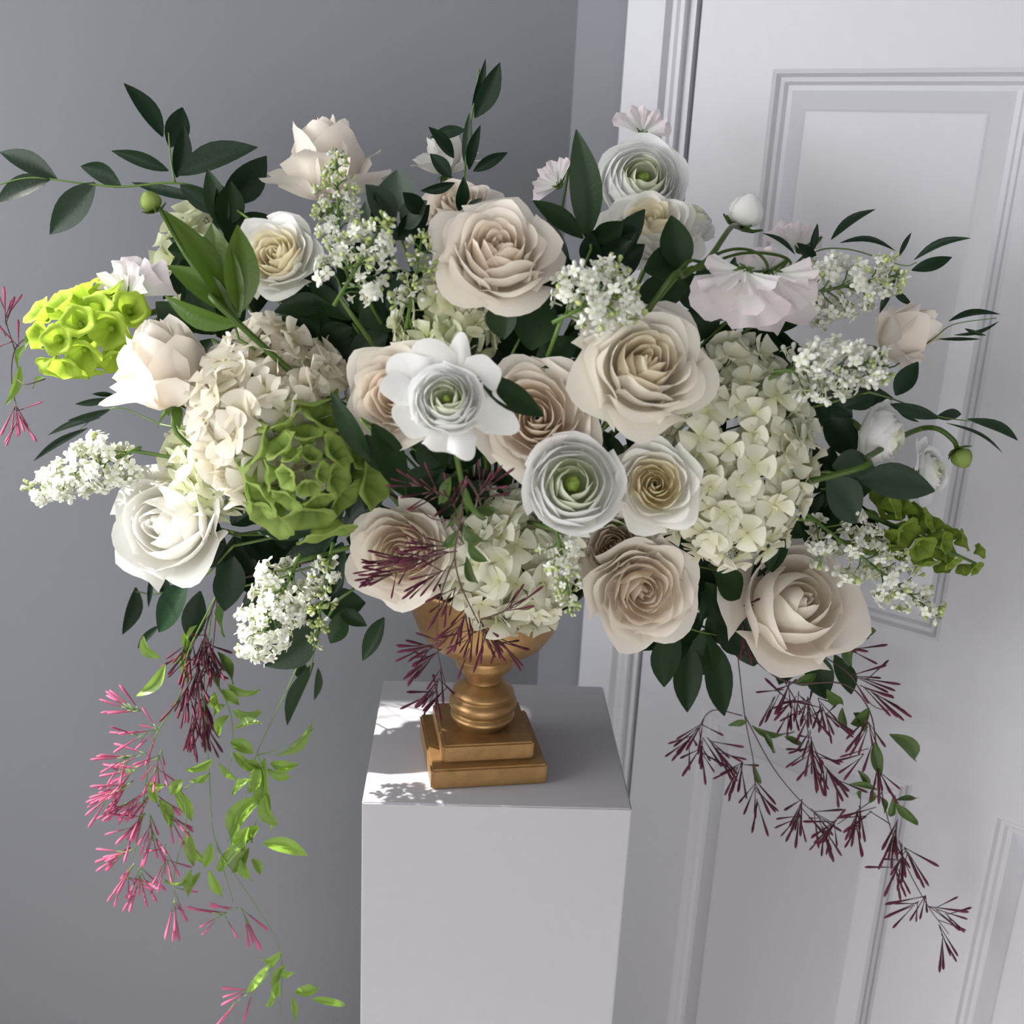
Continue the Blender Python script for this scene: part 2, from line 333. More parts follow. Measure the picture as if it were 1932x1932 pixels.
def ranunculus(label, px, py, Rpx, ax, off=0.0, loose=0, n_lay=8, eye=.13, Y=None, closed=1.0, stem=True, name='ranunculus'):
    SEED[0] += 1; rg = random.Random(300+SEED[0]); a = view(ax)
    c = at(px, py, dome(px, py, off) if Y is None else Y); R = Rpx*mpp(c); base = c - a*.36*R
    M = frame(base, a, rg.uniform(0, 6)); root = thing(name, label, 'ranunculus', M, 'white ranunculus in the arrangement')
    sc = .66 if loose else .92
    for li in range(n_lay):
        f = (li+1)/n_lay; rt = (.10+.80*f*closed)*sc; rm = rt+.11*sc+.10*(1-closed); zt = .86*math.sqrt(1-(.80*f)**2)*sc*(1.0 if closed >= .9 else 1.35)
        if li == n_lay-1: rm, rt, zt = .90*sc, 1.0*sc, .52*sc
        n = 5 if li < 3 else 6
        for k in range(n):
            phi = li*.9+2*math.pi*k/n+rg.uniform(-.15, .15)
            me = cup_petal(rg, n, phi, rm, rt*rg.uniform(.96, 1.05), zt*rg.uniform(.95, 1.04), math.radians(50 if li > 2 else 58), .015+.03*f*f, R,
                           M_ran if li > n_lay/3.5 else M_ran_in, nu=9, nv=8, spiral=.05, wav=.014+.022*f, kside=.20)
            put('petal', me, root)
    for k in range(loose):
        phi = 2*math.pi*k/loose+rg.uniform(-.35, .35)
        put('petal', cup_petal(rg, 6, phi, .62, rg.uniform(.82, 1.2), rg.uniform(.05, .42), math.radians(rg.uniform(17, 36)), .06, R, M_ran, nu=13, nv=10, spiral=rg.uniform(-.06, .06), wav=rg.uniform(.05, .12), kside=rg.uniform(.12, .35)), root)
    if eye:
        V, F = lathe([(.001, .66*sc), (eye*.6, .64*sc), (eye, .55*sc), (eye*.95, .3*sc), (eye*.5, .1)][::-1], 12)
        V = [(x*R*(1+.12*math.sin(9*i)), y*R*(1+.12*math.sin(7*i)), z*R) for i, (x, y, z) in enumerate(V)]
        b = MB(); b.add(V, F, [.5+.5*math.sin(i*5.1) for i in range(len(V))]); b.build('eye', M_eye, root)
    if stem: to_hub(root, base, a, r=.0032)
    return root

def petal_disc(L, w, cup, seed, mat, n=7):
    rg = random.Random(seed); U, V = np.meshgrid(np.linspace(-1, 1, n), np.linspace(0, 1, n)); p = [rg.uniform(0, 6) for _ in range(3)]
    A = U*1.0; rad = V*(1+.07*np.sin(2.2*U+p[0])+.03*np.cos(5*U+p[1]))
    wid = np.sin(np.pi*.5*np.clip(V/.62, 0, 1))*.55+.45*V
    x = np.sin(A)*w*1.15*np.clip(.16+.95*V-.22*V**3, 0, 1); y = .04+L*(V-.20*V*U**2*V)*(1-.02*rg.random())
    z = cup*V**2 + .16*w*U**2*V*(1 if cup > 0 else -1) + .05*np.sin(3*U+p[2])*V**2 + .05*V*(1-V)
    return grid(np.stack([x, y, z], -1), np.clip(V*1.4, 0, 1), mat)
HYD = {}
def hydrangea(label, px, py, Rx, Ry, ax, off=0.0, mat=None, n=58, fl=30, seed=0, Y=None):
    mat = mat or M_hyd; rg = random.Random(700+seed); a = view(ax)
    c = at(px, py, dome(px, py, off) if Y is None else Y); s = mpp(c); R = (Rx+Ry)/2*s; base = c - a*R*.55
    M = frame(base, a, 0, hint=UP); root = thing('hydrangea', label, 'hydrangea', M, 'hydrangea heads in the arrangement')
    if mat.name not in HYD:
        HYD[mat.name] = [petal_disc(1, .66, cp, k, mat) for k, cp in enumerate((.06, .22, -.14, .32, .12, -.05))]
        b = MB(); V, F = lathe([(.001, .10), (.06, .09), (.09, .04), (.05, -.04), (.028, -.5), (.02, -1.2)][::-1], 7); b.add(V, F, .05)
        HYD[mat.name+'e'] = mesh(b.v, b.f, mat, b.t)
    for i in range(n):
        ct = 1 - 1.12*(i+.5)/n; ph = i*2.39996; st = math.sqrt(max(0, 1-ct*ct))
        d = np.array([st*math.cos(ph), st*math.sin(ph), ct]); d += np.array([rg.gauss(0, .10) for _ in range(3)]); d /= np.linalg.norm(d)
        rr = R*(rg.uniform(.88, 1.05) if i % 4 else rg.uniform(.66, .8)); p = np.array([d[0]*rr*Rx*s/R, d[1]*rr*Ry*s/R, d[2]*rr*.85])
        an = d + np.array([rg.gauss(0, .28) for _ in range(3)]); sz = fl*s*rg.uniform(.85, 1.15)
        F_ = frame(p, an, rg.uniform(0, 6)) @ Matrix.Scale(sz, 4)
        fo = put('floret', HYD[mat.name+'e'], root, F_)
        for k in range(4):
            Rm = Matrix.Rotation(k*math.pi/2+rg.uniform(-.12, .12), 4, 'Z') @ Matrix.Rotation(rg.uniform(-.05, .38), 4, 'X') @ Matrix.Scale(rg.uniform(.88, 1.1), 4)
            put('petal', rg.choice(HYD[mat.name]), fo, Rm)
    to_hub(root, base, a, r=.004); return root

def lilac_meshes():
    out = []
    for cup in (.0, .25, -.2):
        b = MB(); V, F = lathe([(.10, -1.1), (.11, -.4), (.17, -.05), (.10, .02)], 5); b.add(V, F, .15)
        for k in range(4):
            A = k*math.pi/2; c, s = math.cos(A), math.sin(A)
            pts = [(.05, -.14, 0), (.05, .14, 0), (.5, .36, .02), (.5, -.36, .02), (.92, .20, cup*.6), (.92, -.20, cup*.6), (.52, 0, .12)]
            V = [(x*c-y*s, x*s+y*c, z) for x, y, z in pts]
            b.add(V, [(0, 6, 1), (1, 6, 2), (0, 3, 6), (6, 4, 2), (6, 5, 4), (3, 5, 6)], [.3, .3, .9, .9, 1, 1, .9])
        out.append(mesh(b.v, b.f, M_lil, b.t))
    b = MB(); V, F = lathe([(.03, -1.0), (.10, -.5), (.26, -.1), (.36, .25), (.30, .55), (.001, .72)], 6); b.add(V, F, [.1]*6+[.3]*6+[.5]*6+[.8]*6+[1]*12)
    buds = [mesh(b.v, b.f, M_lilb, b.t), mesh(b.v, b.f, M_lil, [.4+.6*t for t in b.t])]
    return out, buds
LIL_F, LIL_B = lilac_meshes()
def lilac(label, base, tip, Wpx, n=120, green=.25, fl=11, seed=0, off=0.0, Ytip=None, Y=None, gap=.5, blunt=.6, buds=.15):
    rg = random.Random(900+seed); Y0 = dome(*base, off) if Y is None else Y
    B = at(*base, Y0); T = at(*tip, Y0 if Ytip is None else Ytip); a = T-B; L = float(np.linalg.norm(a)); s = mpp(B)
    M = frame(B, a, rg.uniform(0, 6)); root = thing('lilac_spray', label, 'lilac', M, 'lilac sprays in the arrangement')
    R = Wpx*.5*s; st = MB(); st.tube([(0, 0, -.01), (0, 0, L*.5), (0, 0, L*.96)], .0022, .0010, 5, .3)
    nb = max(5, int(n/9)); done = 0
    for j in range(nb):                                  # side branchlets, each carrying a clump
        t = (j+.4)/nb; ph = j*2.4+rg.uniform(-.4, .4); rr = R*(1-t**1.6)**blunt*rg.uniform(.7, 1.0)
        z0 = L*t*.92; z1 = z0+rr*.35
        ctr = np.array([math.cos(ph)*rr*.62, math.sin(ph)*rr*.62, z1]); st.tube([(0, 0, z0), ctr*np.array([.5, .5, 1])-np.array([0, 0, .1*rr]), ctr], .0010, .0007, 4, .3)
        m = max(3, int(round(n/nb*(1.25-.55*t)))); cr = max(rr*gap, fl*s*1.0)
        for i in range(m):
            d = np.array([rg.gauss(0, 1), rg.gauss(0, 1), rg.gauss(0.1, .8)]) + .9*np.array([math.cos(ph), math.sin(ph), .25]); d /= np.linalg.norm(d)
            p = ctr + d*cr*rg.uniform(.75, 1.05)
            g = rg.random()
            isb = g < green*(.35+1.4*t) or t > .93
            if isb: me = LIL_B[0] if rg.random() > .25 else LIL_B[1]
            elif rg.random() < buds: me = LIL_B[1]
            else: me = rg.choice(LIL_F)
            sz = fl*s*rg.uniform(.8, 1.2)*(1-.25*t)
            put('bud' if isb else 'floret', me, root, frame(p, d+np.array([rg.gauss(0, .2) for _ in range(3)]), rg.uniform(0, 6)) @ Matrix.Scale(sz, 4))
    st.tube([loc(M, p) for p in spline([B, (B+HUB)/2+np.array([0, .03, .01]), HUB], 5)], .0022, .0026, 5, .3)
    st.build('stem', M_stem, root); return root

BELLS = {}
def bell_mesh(mat):
    if mat.name not in BELLS:
        res = []
        for sd in range(3):
            rg = random.Random(sd); nu, nv = 20, 7; P = np.zeros((nv, nu, 3)); T = np.zeros((nv, nu)); ph = rg.uniform(0, 6)
            prof = [(.10, -.08), (.22, .10), (.42, .42), (.60, .70), (.80, .88), (.98, .92), (1.06, .86)]
            for j, (r, z) in enumerate(prof):
                for i in range(nu):
                    A = 2*math.pi*i/nu; lob = 1+(.10*(j/6)**2)*math.sin(5*A+ph)
                    P[j, i] = (r*lob*math.cos(A), r*lob*math.sin(A), z+.09*(j/6)**3*math.sin(5*A+ph+1.2)); T[j, i] = .15+.75*(j/6)**.8 - (.28 if i % 4 == 0 else 0)
            res.append(grid(P, np.clip(T, 0, 1), mat, True))
        b = MB(); V, F = lathe([(.0, .42), (.14, .36), (.19, .22), (.12, .05), (.05, -.05)][::-1], 8); b.add(V, F, .9); BELLS[mat.name] = (res, mesh(b.v, b.f, mat, b.t))
    return BELLS[mat.name]
def bells(label, base, tip, whorls, per, bell_px, rad_px, mat, seed=0, off=0.0, Ytip=None, Y=None, tilt=.5, taper=.45, name='bells_of_ireland'):
    rg = random.Random(1100+seed); Y0 = dome(*base, off) if Y is None else Y
    B = at(*base, Y0); T = at(*tip, Y0 if Ytip is None else Ytip); a = T-B; L = float(np.linalg.norm(a)); s = mpp(B)
    M = frame(B, a, rg.uniform(0, 6)); root = thing(name, label, 'bells of ireland', M, 'bells of ireland stems')
    b = MB(); b.tube([(0, 0, -.03), (0, 0, L*.5), (0, 0, L)], .0035, .0015, 6, .4); b.build('stem', M_stem, root)
    ms, nut = bell_mesh(mat)
    for w in range(whorls):
        t = (w+.5)/whorls; k_ = 1-taper*t; n = per if t < .85 else max(3, per-2)
        for k in range(n):
            A = 2*math.pi*(k+.5*(w % 2))/n+rg.uniform(-.2, .2); r = rad_px*s*(k_ if taper < .7 else (1-t)**.8)*rg.uniform(.38, .5)
            d = np.array([math.cos(A), math.sin(A), tilt+.9*max(0, t-.55)+rg.gauss(0, .15)])
            p = np.array([math.cos(A)*r, math.sin(A)*r, L*t+rg.uniform(-.004, .004)]); sz = bell_px*.5*s*k_*rg.uniform(.9, 1.1)
            o = put('bell', rg.choice(ms), root, frame(p, d, rg.uniform(0, 6)) @ Matrix.Scale(sz, 4)); put('nutlet', nut, o)
    return root

def leaf_mesh(L, w, bend, fold, side, mat, seed, nv=9, nu=5, wave=.0, blunt=.9):
    rg = random.Random(seed); U, V = np.meshgrid(np.linspace(-1, 1, nu), np.linspace(0, 1, nv))
    wd = w*.5*np.sin(np.pi*np.clip(V, .012, .992)**blunt)**.85
    x = U*wd + side*L*np.sin(np.pi*V); y = V*L
    z = fold*np.abs(U)*wd - bend*L*V**2 + wave*w*V*np.sin(7*V+rg.uniform(0, 6))*U
    return grid(np.stack([x, y, z], -1), np.clip(1-np.abs(U)*.15-(np.abs(U) < .1)*.35+0*V, 0, 1), mat)
def leaf_between(root, B, T, wpx, mat, seed, roll=None, bend=None, fold=.35, side=None, name='leaf', wave=.0):
    rg = random.Random(seed*7+3); M = root.matrix_basis; a = T-B; L = float(np.linalg.norm(a)); y = a/L
    s = mpp(B); n = CAM_P-B; n = n/np.linalg.norm(n); x = np.cross(y, n); x /= np.linalg.norm(x)+1e-9; n = np.cross(x, y)
    ro = rg.uniform(-.55, .55) if roll is None else roll; c, s_ = math.cos(ro), math.sin(ro); x, n = x*c+n*s_, -x*s_+n*c
    be = rg.uniform(-.05, .18) if bend is None else bend; sd = rg.uniform(-.06, .06) if side is None else side
    me = leaf_mesh(L*1.02, wpx*s, be, fold, sd, mat, seed, wave=wave)
    W_ = Matrix(((x[0], y[0], n[0], B[0]), (x[1], y[1], n[1], B[1]), (x[2], y[2], n[2], B[2]), (0, 0, 0, 1)))
    return put(name, me, root, M.inverted() @ W_)
def branch(name, label, cat, stem, leaves, mat, off=0.0, Y=None, group=None, r=.0013, smat=None, seed=0, extra=(), wave=.0, fold=.35, to=True):
    """stem: pixel polyline of the twig; leaves: (bx, by, tx, ty, width_px[, side bend])"""
    dy = (lambda x, y: dome(x, y, off)) if Y is None else (lambda x, y: Y)
    S = [at(x, y, dy(x, y)) for x, y in stem]
    root = thing(name, label, cat, Matrix.Translation(S[0]), group); M = root.matrix_basis
    b = MB(); b.tube([loc(M, p) for p in spline(S, 5)], r*1.25, r*.7, 5, .4)
    for ex in extra: b.tube([loc(M, p) for p in spline([at(x, y, dy(*stem[0])) for x, y in ex], 4)], r, r*.6, 5, .4)
    if to: b.tube([loc(M, p) for p in spline([S[0], (S[0]+HUB)/2+np.array([0, .03, .02]), HUB], 5)], r*1.25, r*1.25, 5, .4)
    b.build('stem', smat or M_stem, root); rg = random.Random(seed+5)
    for i, lf in enumerate(leaves):
        bx, by, tx, ty, w = lf[:5]; Yb = dy(stem[0][0], stem[0][1]) if to and Y is None and len(stem) < 3 else dy(bx, by)
        B = at(bx, by, Yb); T = at(tx, ty, Yb+rg.uniform(-.018, .018))
        leaf_between(root, B, T, w, mat, seed*100+i, side=lf[5] if len(lf) > 5 else None, wave=wave, fold=fold)
    return root

# jasmine
b = MB(); V, F = lathe([(.012, 0), (.020, .25), (.028, .5), (.037, .70), (.041, .82), (.028, .94), (.001, 1.0)], 6); b.add(V, F, [.0]*6+[.2]*6+[.5]*6+[.9]*6+[1]*18)
JB = {m.name: mesh([(x*1.35, y*1.35, z) for x, y, z in b.v], b.f, m, b.t) for m in (M_pink, M_wine)}
def umbel(root, st, P, d, n, len_px, spread, mat, rg, stalk_px=20):
    n = int(n*(1.35 if mat is M_wine else 1.2)); spread *= 1.15
    """a cyme: short stalks fan out of P round direction d, each tipped with a slim bud"""
    M = root.matrix_basis; s = mpp(P); d = d/np.linalg.norm(d)
    for i in range(n):
        e = d + spread*(RT*rg.gauss(0, .75) + UP*rg.gauss(0, .75) + FW*rg.gauss(0, .75)); e /= np.linalg.norm(e)
        q = P + d*rg.uniform(-.9, 1.5)*stalk_px*s; p1 = q + e*stalk_px*s*rg.uniform(.5, 1.1)
        st.tube([loc(M, q), loc(M, p1)], .0006, .0006, 4, .6)
        put('bud', JB[mat.name], root, M.inverted() @ frame(p1, e) @ Matrix.Scale(len_px*s*rg.uniform(.75, 1.15), 4))
def jasmine(label, stems, clusters, leaves, mat, lmat, off=0.0, Y=None, seed=0, lw=1.0, smat=None, r=.0012, name='jasmine_vine', blen=48):
    """stems: pixel polylines (first one starts at the foam side); clusters: (x, y, dx, dy, n, spread); leaves: (bx, by, tx, ty, w)"""
    rg = random.Random(1500+seed); dy = (lambda x, y: dome(x, y, off)) if Y is None else (lambda x, y: Y)
    P0 = at(*stems[0][0], dy(*stems[0][0])); root = thing(name, label, 'jasmine', Matrix.Translation(P0), 'trailing jasmine vines'); M = root.matrix_basis
    st = MB(); st.tube([loc(M, p) for p in spline([P0, (P0+HUB)/2+np.array([0, -.01, .02]), HUB], 4)], r*1.2, r*1.2, 5, .4)
    for k, S in enumerate(stems):
        st.tube([loc(M, p) for p in spline([at(x, y, dy(x, y)+.012*math.sin(x*.05+k)) for x, y in S], 5)], r if k == 0 else r*.7, r*.45, 5, .4)
    for cx, cy, dx, dyy, n, sp in clusters:
        P = at(cx, cy, dy(cx, cy)+rg.uniform(-.015, .015)); umbel(root, st, P, view((dx, dyy, rg.uniform(-.15, .3))), n, blen, sp, mat, rg)
    st.build('stem', smat or M_brown, root)
    for i, lf in enumerate(leaves):
        bx, by, tx, ty, w = lf[:5]; Yb = dy(bx, by)+rg.uniform(-.01, .01)
        leaf_between(root, at(bx, by, Yb), at(tx, ty, Yb+rg.uniform(-.015, .015)), w*lw, lmat, seed*100+i+9000, wave=.22, fold=.7, side=lf[5] if len(lf) > 5 else rg.uniform(-.14, .14), bend=rg.uniform(-.1, .45), roll=rg.uniform(-.9, .9))
    return root

# ------------------------------------------------------------------ roses
rose('cream rose seen from the side, highest of the roses, petals folded back', 616, 306, 84, (-.06, .97, .2), 'tall', 'blush', .05, heart=2)
rose('white rose with yellow heart left of the green lilac cone', 522, 484, 88, (-.15, .25, .95), 'full', 'white', .0)
rose('large blush rose at the top middle of the bouquet', 938, 478, 118, (.10, .42, .90), 'open', 'blush', .0)
rose('blush rose half hidden behind the loose white ranunculus', 748, 742, 106, (-.25, .1, .96), 'full', 'blush', .02)
rose('blush rose in the centre with a dark leaf across it', 1012, 788, 122, (-.05, .05, 1), 'full', 'blush', .025)
rose('big ivory rose with pointed outer petals right of the centre', 1215, 690, 130, (.18, .30, .93), 'open', 'ivory', -.02)
rose('ivory rose with yellow heart beside the green-eyed ranunculus', 1236, 915, 92, (-.05, .05, 1), 'full', 'white', -.035)
rose('blush rose above the urn, partly covered by wine jasmine buds', 760, 1042, 106, (-.15, -.05, .98), 'full', 'blush', .02)
rose('pink-tinged blush rose low on the right, tipped downwards', 1212, 1115, 112, (.12, -.18, .97), 'full', 'blush', -.01)
rose('big pale rose at the lower right with one petal wrapped over', 1498, 1138, 122, (.22, .25, .95), 'closed', 'blush', -.055, heart=0)
rose('sunlit white rose at the lower left edge of the bouquet', 314, 988, 106, (-.30, .05, .93), 'closed', 'white', .0, heart=0)
rose('blush rose seen from behind beside the lime green bells', 315, 690, 92, (-.10, .88, .45), 'tall', 'blush', .0, heart=1)
rose('pale rose bud at the far right edge of the bouquet', 1710, 630, 62, (.75, .55, .35), 'tall', 'blush', .02, heart=0)
rose('white rose under the upper right ranunculus', 1225, 430, 94, (.0, .5, .8), 'open', 'white', .09)
rose('pale rose at the back behind the upright ruscus tip', 838, 290, 44, (-.05, .95, .3), 'tall', 'white', .13, heart=0)
rose('blush rose tucked low behind the pink-tinged rose', 1160, 1030, 80, (-.2, .2, .9), 'open', 'blush', .06)
rose('cream rose low behind the big top middle rose', 862, 392, 76, (-.1, .6, .75), 'open', 'blush', .10)
rose('ivory rose hanging under the large top middle rose', 865, 545, 66, (-.5, -.3, .8), 'closed', 'ivory', .03, heart=0)
# ------------------------------------------------------------------ ranunculus
ranunculus('open white ranunculus with green eye at the upper right', 1212, 340, 88, (.08, .12, .98), .05, n_lay=6)
ranunculus('white ranunculus with loose outer petals in the centre', 842, 752, 104, (.02, .18, .98), -.065, loose=9, n_lay=6, eye=.07)
ranunculus('white ranunculus with a bright green eye below the centre', 1080, 914, 100, (.03, .12, .99), -.03, n_lay=5, eye=.15)
ranunculus('nodding white ranunculus at the right edge beside the hydrangea', 1655, 820, 70, (.75, -.25, .55), .02, n_lay=6, closed=.8)
ranunculus('white ranunculus far right behind the curved green bud', 1765, 885, 62, (.55, .1, .6), .04, n_lay=5, closed=.9, loose=4)
ranunculus('small white ranunculus behind the round bud at the upper right', 1305, 425, 50, (.3, .6, .6), .10, n_lay=5, closed=.8, eye=0)
def bud_flower(label, px, py, Rpx, ax, stem, mats, green=True, off=0.0, lay=4):
    SEED[0] += 1; rg = random.Random(2000+SEED[0]); a = view(ax); Y0 = dome(px, py, off); c = at(px, py, Y0); R = Rpx*mpp(c); base = c-a*R*.9
    root = thing('ranunculus_bud', label, 'ranunculus bud', frame(base, a), 'ranunculus buds on curved stems')
    for li in range(lay):
        f = (li+1)/lay
        for k in range(4):
            put('petal', cup_petal(rg, 4, li*.8+k*math.pi/2, .35+.68*f, .10+.22*f, 1.75-.12*f, math.radians(56), .0, R, mats, nu=8, nv=9, wav=.02, spiral=.04), root)
    for k in range(5):
        A = k*1.2566; P = [(math.cos(A)*r_, math.sin(A)*r_, z_) for r_, z_ in ((.15, -.05), (.7, .0), (1.15, .25))]
        b = MB(); b.tube([np.array(p)*R for p in P], .16*R, .05*R, 5, .6); b.build('sepal', M_fresh, root)
    pts = [base] + [at(x, y, dome(x, y, off)) for x, y in stem] + [HUB]
    b = MB(); b.tube([loc(root.matrix_basis, p) for p in spline(pts, 6)], .0026, .0034, 7, .6); b.build('stem', M_fresh, root)
    return root
bud_flower('round white ranunculus bud on a green stem at the upper right', 1410, 395, 37, (.35, .85, .3), [(1378, 430), (1335, 490), (1290, 520), (1230, 575)], M_ran, off=-.02)
bud_flower('small green bud on a long stem at the upper left', 283, 378, 22, (-.35, .85, .3), [(305, 400), (350, 480), (410, 560), (450, 610)], M_bell, off=-.05)
bud_flower('small green bud hanging on a curved stem at the far right', 1816, 866, 22, (.35, -.85, .3), [(1798, 830), (1765, 808), (1720, 815), (1640, 860), (1560, 900)], M_bell, off=-.02)

# ------------------------------------------------------------------ sweet peas
def sweet_pea(label, px, py, Rpx, ax, off=0.0, up=(0, 1, 0), Y=None, stem=None):
    SEED[0] += 1; rg = random.Random(2500+SEED[0]); a = view(ax); c = at(px, py, dome(px, py, off) if Y is None else Y); R = Rpx*mpp(c)
    z = a; x = np.cross(view(up), z); x /= np.linalg.norm(x); y = np.cross(z, x); p = c - y*R*.7
    M = Matrix(((x[0], y[0], z[0], p[0]), (x[1], y[1], z[1], p[1]), (x[2], y[2], z[2], p[2]), (0, 0, 0, 1)))
    root = thing('sweet_pea', label, 'sweet pea', M, 'sweet peas in the arrangement')
    def fan(ang, L, w, lean, ruf, z0):
        U, V = np.meshgrid(np.linspace(-1, 1, 21), np.linspace(0, 1, 9)); A = U*w; ph = rg.uniform(0, 6)
        r = V*L*(1-.10*np.abs(U)**3+.06*np.sin(9*U+ph)*V + .03*np.sin(21*U+ph)*V - .14*np.exp(-(U/.12)**2)*V)
        xx = r*np.sin(A); yy = r*np.cos(A); zz = z0 + lean*V**1.5*L + ruf*V**1.4*np.sin(7*U+ph) + ruf*.6*V**2*np.sin(15*U+2*ph)
        P = np.stack([xx*math.cos(ang)-yy*math.sin(ang), xx*math.sin(ang)+yy*math.cos(ang), zz], -1)*R
        return grid(P, np.clip(V**2.6*1.15+.06*np.sin(5*U), 0, 1), M_pea)
    put('petal', fan(0, 1.5, 1.35, -.22, .15, -.05), root); put('petal', fan(.1, 1.25, 1.15, -.05, .16, .05), root)
    put('petal', fan(.75, 1.0, .75, .35, .12, .10), root); put('petal', fan(-.75, 1.0, .75, .35, .12, .10), root); put('petal', fan(.0, .6, .5, .5, .04, .16), root)
    for k in range(5):
        A = k*1.2566+.3; b = MB(); b.tube([np.array(q)*R for q in ((0, -.05, 0), (.16*math.cos(A), .06+.12*math.sin(A)-.08, .10+.05*math.sin(A)), (.34*math.cos(A), .12+.30*math.sin(A), .12))], .085*R, .02*R, 5, .6); b.build('sepal', M_fresh, root)
    pts = [p]+([at(q[0], q[1], dome(q[0], q[1], off)) for q in stem] if stem else [p-y*R*.5])+[HUB]
    b = MB(); b.tube([loc(M, q) for q in spline(pts, 6)], .0014, .0018, 6, .5); b.build('stem', M_fresh, root); return root
sweet_pea('pale pink sweet pea standing left of the tall dark leaf', 1042, 330, 44, (-.5, .2, .85), .10, (-.6, .8, 0))
sweet_pea('pale pink sweet pea above the upper right ranunculus', 1214, 225, 44, (.1, .2, .95), .12, (.15, 1, 0))
sweet_pea('pink-edged ruffled sweet pea hanging left of its pair', 1388, 555, 74, (-.1, .35, .9), -.01, (-.35, -.95, 0), stem=[(1448, 508), (1430, 478), (1385, 470), (1330, 492), (1240, 560)])
sweet_pea('white ruffled sweet pea with pink edge right of its pair', 1480, 560, 74, (.2, .35, .9), .0, (.35, -.9, 0), stem=[(1492, 500), (1470, 482), (1400, 478), (1330, 505), (1240, 570)])
sweet_pea('white sweet pea behind the nodding pink-edged pair', 1445, 490, 46, (.3, .3, .8), .03, (.2, .9, 0))
sweet_pea('sunlit white ruffled sweet pea above the lime green bells', 252, 520, 60, (-.35, .15, .9), -.03, (.12, 1, 0))
sweet_pea('pale sweet pea with thin green calyx at the back right', 1505, 445, 46, (.3, .25, .8), .05, (.15, .9, 0))

# ------------------------------------------------------------------ hydrangeas
hydrangea('big cream hydrangea head right of the centre', 1400, 850, 158, 212, (.08, .0, 1), .01, M_hyd, 215, 34, 1)
hydrangea('ivory hydrangea head left of the centre above the green bells', 490, 760, 138, 172, (-.1, .15, 1), .0, M_hydl, 120, 44, 2)
hydrangea('cream hydrangea head spilling over the rim of the urn', 965, 1065, 128, 128, (.05, -.05, 1), .01, M_hyd, 100, 37, 3)
hydrangea('greenish hydrangea head deep under the top middle rose', 835, 600, 92, 92, (-.1, .1, 1), .04, M_hydg, 56, 32, 4)
hydrangea('pale green hydrangea head behind the strap leaves at the left', 360, 470, 74, 92, (-.3, .2, .9), .08, M_hydg, 44, 34, 5)
hydrangea('cream hydrangea head low behind the sunlit white rose', 375, 890, 84, 90, (-.3, -.1, .9), .07, M_hydg, 44, 34, 6)

# ------------------------------------------------------------------ lilac
lilac('upright green lilac cone in front of the highest rose', (640, 470), (634, 272), 112, 260, .75, 10, 1, -.02, gap=.42)
lilac('loose white and green lilac left of the top middle rose', (640, 560), (735, 400), 140, 190, .45, 14, 2, -.01)
lilac('white lilac cluster right of the top middle rose', (1060, 600), (1195, 530), 180, 270, .20, 15, 3, -.01, blunt=.35)
lilac('sunlit white lilac spray pointing out at the lower left', (250, 850), (45, 936), 128, 290, .06, 15, 4, .0, blunt=.5)
lilac('white lilac spray hanging at the lower left beside the green stem', (560, 1060), (470, 1250), 135, 290, .03, 15, 5, -.01, blunt=.3)
lilac('creamy lilac cluster right above the big hydrangea', (1480, 700), (1685, 690), 130, 270, .12, 15, 6, -.01, blunt=.35, buds=.5)
lilac('white lilac cluster at the upper right behind the creamy one', (1500, 560), (1710, 515), 140, 260, .14, 14, 7, .03, blunt=.35)
lilac('white lilac spray pointing down at the lower right', (1535, 980), (1785, 1175), 140, 270, .15, 15, 8, .02, blunt=.5)
lilac('small green and white lilac hanging over the urn rim', (1050, 1000), (1082, 1165), 92, 170, .6, 11, 9, -.04)
lilac('thin green budded lilac hanging right of the white lower left lilac', (625, 1040), (590, 1235), 76, 150, .95, 11, 10, .0)
lilac('dark green budded lilac beside the top middle rose', (770, 600), (800, 425), 110, 130, .95, 12, 11, .03)
# ------------------------------------------------------------------ bells of ireland
bells('sunlit lime green bells of ireland at the left edge', (255, 600), (78, 655), 4, 7, 70, 120, M_lime, 1, .0, Ytip=-.02, tilt=.35, taper=.25)
bells('pale green bells of ireland facing out at the lower left', (585, 880), (572, 888), 4, 7, 118, 200, M_bell, 2, .02, Ytip=dome(580, 880)-.08, tilt=.35, taper=.72)
bells('olive bells of ireland pointing right at the lower right edge', (1625, 965), (1845, 1065), 6, 5, 66, 80, M_olive, 3, .03, taper=.55)

